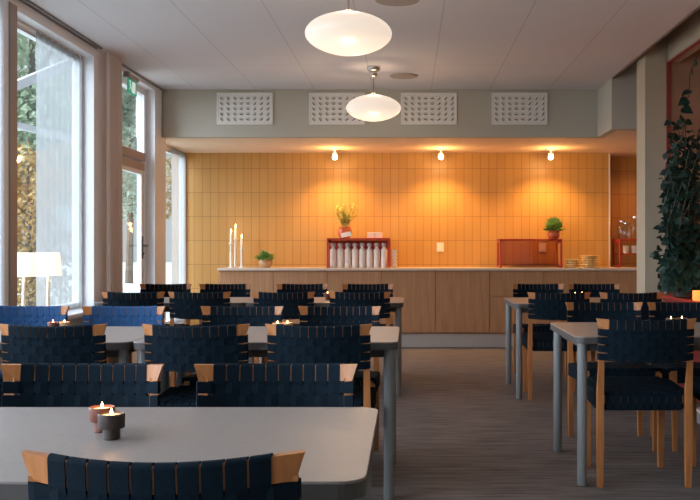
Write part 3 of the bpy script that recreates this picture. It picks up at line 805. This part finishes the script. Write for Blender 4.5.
        n = 8; fs = [tuple(range(n)), tuple(reversed(range(n, 2*n)))] + [(k, (k+1) % n, n+(k+1) % n, n+k) for k in range(n)]
        st.add(vs, fs)
    for i in range(NV):
        x = strap_x(i); sw(x-SW/2, x+SW/2, .003, .425, z0, z1, 'y')
    for j in range(10):
        y = .044 + j*(SW+GP)
        sw(-.232, .232, y-SW/2, y+SW/2, z0+.004, z1-.003, 'x')
        for i in range(NV):
            if (i+j) % 2 == 0:
                x = strap_x(i); st.box(x-SW/2-.001, x+SW/2+.001, y-SW/2, y+SW/2, z1-.004, z1+.0025, fn=lambda a_, b_, c_: (a_, b_, c_+.045*b_))
    st.build('seat', M['webbing'], t)
    return t

LN = .037   # how far the leaning top sits behind the chair origin
chairs = []   # (x, tip distance, facing away?, label)
A, F = True, False
chairs += [(-.408, 1.51, A, 'navy webbed chair nearest the camera, its curved back cut by the bottom edge'),
  (-.945, 2.61, F, 'navy webbed chair at the far side of the nearest table, left of the pair'),
  (-.383, 2.61, F, 'navy webbed chair at the far side of the nearest table, right of the pair'),
  (-2.165, 3.97, A, 'blue webbed chair at the left edge of which only a bit of seat shows'),
  (-1.565, 3.97, A, 'navy webbed chair by the left edge, back turned, in front of the second row table'),
  (-.935, 3.97, A, 'navy webbed chair, back turned, in the centre of the second row table near side'),
  (-.393, 3.97, A, 'navy webbed chair, back turned, at the aisle end of the second row table'),
  (-2.175, 5.15, F, 'daylit blue webbed chair at the left edge, facing us beyond the second row table'),
  (-1.62, 5.13, F, 'daylit blue webbed chair facing us, second from the left beyond the second row'),
  (-.946, 5.13, F, 'dark webbed chair facing us, third from the left beyond the second row table'),
  (-.39, 5.13, F, 'dark webbed chair facing us at the aisle end, beyond the second row table'),
  (-2.07, 6.78, A, 'dark webbed chair, back turned, at the back left table beside the drape'),
  (-1.57, 6.78, A, 'dark webbed chair, back turned, second from left at the back left tables'),
  (-.937, 6.78, A, 'dark webbed chair, back turned, third from left at the back left tables'),
  (-.363, 6.78, A, 'dark webbed chair, back turned, at the aisle end of the back left table'),
  (-2.2, 8.17, F, 'farthest webbed chair on the left, facing us below the glass door'),
  (-1.66, 8.17, F, 'farthest row webbed chair facing us, below the three candlesticks'),
  (-.96, 8.17, F, 'farthest row webbed chair facing us, just left of below the carafe shelf'),
  (-.363, 8.17, F, 'farthest row webbed chair facing us, below the carafe shelf at the aisle'),
  (1.13, 4.27, A, 'webbed chair with full back, seat and tall legs showing at the lower right'),
  (1.69, 4.29, A, 'webbed chair cut off by the right edge, beside the fully visible one'),
  (1.198, 5.50, F, 'webbed chair facing us beyond the middle right table, at its aisle end'),
  (1.70, 5.50, F, 'webbed chair facing us beyond the middle right table, behind its tealights'),
  (1.124, 6.70, A, 'webbed chair, back turned, at the aisle end of the back right table'),
  (1.66, 6.70, A, 'webbed chair, back turned, at the wall end of the back right table'),
  (1.18, 8.17, F, 'webbed chair facing us behind the back right table, at its aisle end'),
  (1.69, 8.17, F, 'webbed chair facing us behind the back right table, nearest the grey column')]
base = None
rj = random.Random(3)
for i, (x, tip, away, lb) in enumerate(chairs):
    y = tip+LN if away else tip-LN
    rz = (0 if away else PI) + (rj.uniform(-.02, .02) if i else 0)
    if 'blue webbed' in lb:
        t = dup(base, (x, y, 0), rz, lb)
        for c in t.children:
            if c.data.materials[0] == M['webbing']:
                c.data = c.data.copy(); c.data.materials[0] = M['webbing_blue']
    elif base is None:
        base = make_chair(lb); base.location = (x, y, 0); base.rotation_euler = (0, 0, rz)
    else: dup(base, (x, y, 0), rz, lb)

# ------------------------------------------------------------------ tealights
def holder(x, y, z, label, m, s=1.0, group='tealight holders on the tables'):
    t = thing('tealight_holder', label, 'candle holder', (x, y, z), 0, group)
    R = .0295*s; r = .019*s
    MB().lathe([(r*.9, 0), (r, .002), (r, .024*s), (R*.96, .0255*s), (R, .028*s), (R, .056*s), (R*.94, .058*s), (R*.84, .056*s), (R*.82, .050*s), (.002, .050*s)], seg=28).build('cup', M[m], t, True)
    c = MB().lathe([(R*.78, .048*s), (R*.78, .053*s), (.001, .053*s)], seg=20).build('wax', M['glow_glass'] if m == 'glow' else M['wax'], t, True)
    MB().lathe([(.001, 0), (.0036, .003), (.003, .008), (.0006, .015)], (0, 0, .054*s), 10).build('flame', M['flame'], t, True)
    point('tealight_glow', (x, y, z+.075*s), .12, (1, .5, .18), .01)
TT = .7221
holder(p_at(111.5, 2.02), 2.02, TT, 'dark brown stoneware tealight holder, front one of the pair on the nearest table', 'clay_dark')
holder(p_at(105, 2.12), 2.10, TT, 'reddish brown stoneware tealight holder behind the dark one on the nearest table', 'clay_red')
holder(p_at(53, 4.5), 4.5, TT, 'reddish tealight holder between the two daylit blue chairs, left one', 'clay_red', .9)
holder(p_at(64.5, 4.52), 4.52, TT, 'tan tealight holder between the two daylit blue chairs, right one', 'clay_tan', .9)
holder(p_at(277.5, 4.45), 4.45, TT, 'tan tealight holder on the second row table, left of the two', 'clay_tan', .9)
holder(p_at(287.5, 4.47), 4.47, TT, 'tan tealight holder on the second row table, right of the two', 'clay_tan', .9)
holder(p_at(327.5, 7.2), 7.2, TT, 'orange-red tealight holder on the back left table near the aisle', 'clay_red')
holder(p_at(671, 4.7), 4.7, TT, 'dark tealight holder on the middle right table, left of the two', 'clay_dark', .95)
holder(p_at(682, 4.72), 4.72, TT, 'dark tealight holder on the middle right table, right of the two', 'clay_dark', .95)
holder(p_at(575, 7.1), 7.1, TT, 'tealight holder on the back right table, left of the two', 'clay_dark')
holder(p_at(582, 7.15), 7.15, TT, 'tealight holder on the back right table, right of the two', 'clay_dark')

# ------------------------------------------------------------------ red ledge, climbing plant, glass candle
rl = thing('red_sideboard', 'long red ledge sideboard under the red-framed opening at right', 'sideboard', (2.2, 6.5, 0))
MB().bbox(-.07, .40, -.9, 1.11, .722, .745, .004).build('top', M['red'], rl)
MB().bbox(-.05, -.002, -.88, 1.09, 0, .722, .003).build('front_panel', M['red_dark'], rl)
rnd = random.Random(21)
pl = thing('climbing_plant', 'tall leafy climbing plant with trailing stems in front of the red-framed opening', 'plant', (2.21, 7.15, .745))
MB().lathe([(.08, 0), (.095, .01), (.12, .18), (.125, .2), (.115, .2), (.11, .17)], seg=28).build('pot', M['clay_dark'], pl, True)
MB().lathe([(.01, .17), (.108, .172)], seg=24).build('soil', M['soil'], pl, True)
stems = MB(); fol = MB()
def heart(p, d, l): fol.leaf(p, d, (rnd.gauss(0, .5), -1+rnd.gauss(0, .3), .8), l, l*.95, True)
# central mass: many drooping vines on a support
for k in range(44):
    a = rnd.uniform(0, 2*PI); r0 = .03
    top = rnd.uniform(.45, 1.38); sp = rnd.uniform(.02, .165)
    pts = []
    n = 12
    for q in range(n+1):
        s_ = q/n
        pts.append(Vector((sp*math.cos(a+s_*2.0)*min(1, s_*2.5) + .02*math.sin(7*s_+k), sp*1.3*math.sin(a+s_*2.0)*min(1, s_*2.5), .17 + (top-.17)*s_)))
    stems.tube(pts, .004, 5)
    for q in range(1, n+1):
        for _ in range(3):
            p = pts[q] + Vector((rnd.gauss(0, .02), rnd.gauss(0, .03), rnd.gauss(0, .03)))
            b = rnd.uniform(0, 2*PI)
            heart(p, (math.cos(b), math.sin(b)-.4, rnd.uniform(-1.0, .2)), rnd.uniform(.034, .068))
# thin runners rising to the ceiling
for (pts, sparse) in (([(.02, .1, 1.2), (-.02, .15, 1.35), (.0, .12, 1.5), (.04, .05, 1.62), (.03, .0, 1.78), (.09, -.02, 1.93)], 4),
                      ([(.08, .0, 1.2), (.10, -.05, 1.38), (.16, -.1, 1.5), (.14, -.12, 1.64), (.17, -.15, 1.8)], 6),
                      ([(.14, -.05, 1.1), (.20, -.1, 1.3), (.24, -.14, 1.5), (.26, -.15, 1.7), (.24, -.1, 1.9)], 6),
                      ([(.16, -.05, .6), (.22, -.1, .8), (.25, -.14, 1.0)], 4),
                      ([(.0, .2, 1.1), (-.03, .28, 1.3), (-.05, .30, 1.5)], 3),
                      ([(-.06, .1, .9), (-.13, .12, 1.0), (-.15, .1, .98)], 3)):
    P = [Vector(p) for p in pts]; stems.tube(P, .0035, 5)
    for k in range(len(P)-1):
        for q in range(2):
            if rnd.random() < sparse/6+.15:
                p = P[k].lerp(P[k+1], q/2+.2); b = rnd.uniform(0, 2*PI)
                heart(p, (math.cos(b), math.sin(b)-.3, -.6), rnd.uniform(.06, .095))
for k in range(220):
    b = rnd.uniform(.8*PI, 2.1*PI); rr = rnd.uniform(.12, .17)
    heart((rr*math.cos(b), rr*math.sin(b), rnd.uniform(.09, .30)), (math.cos(b), math.sin(b), -1.2), rnd.uniform(.05, .08))
for k in range(150):   # trailing side leaves on the left
    z = rnd.uniform(.0, 1.0); x = -.09-.13*rnd.random()**2*math.sin(PI*min(1, z+.15)); y = rnd.uniform(-.1, .2)
    b = rnd.uniform(2.2, 4.2); heart((x, y, z+.05), (math.cos(b), math.sin(b), rnd.uniform(-.8, .1)), rnd.uniform(.035, .065))
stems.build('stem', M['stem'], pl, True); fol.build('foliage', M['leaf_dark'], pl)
t = thing('glass_candle', 'glowing amber glass candle on the red ledge at the right edge', 'candle', (p_at(697, 6.75), 6.75, .745))
MB().lathe([(.028, 0), (.033, .01), (.033, .075), (.031, .075), (.03, .006)], seg=20).build('glass', M['glow_glass'], t, True)
MB().lathe([(.026, .006), (.026, .045)], seg=16).build('wax', M['wax'], t, True)
point('candle_glow', (p_at(697, 6.75), 6.70, .87), .5, (1, .4, .12), .02)
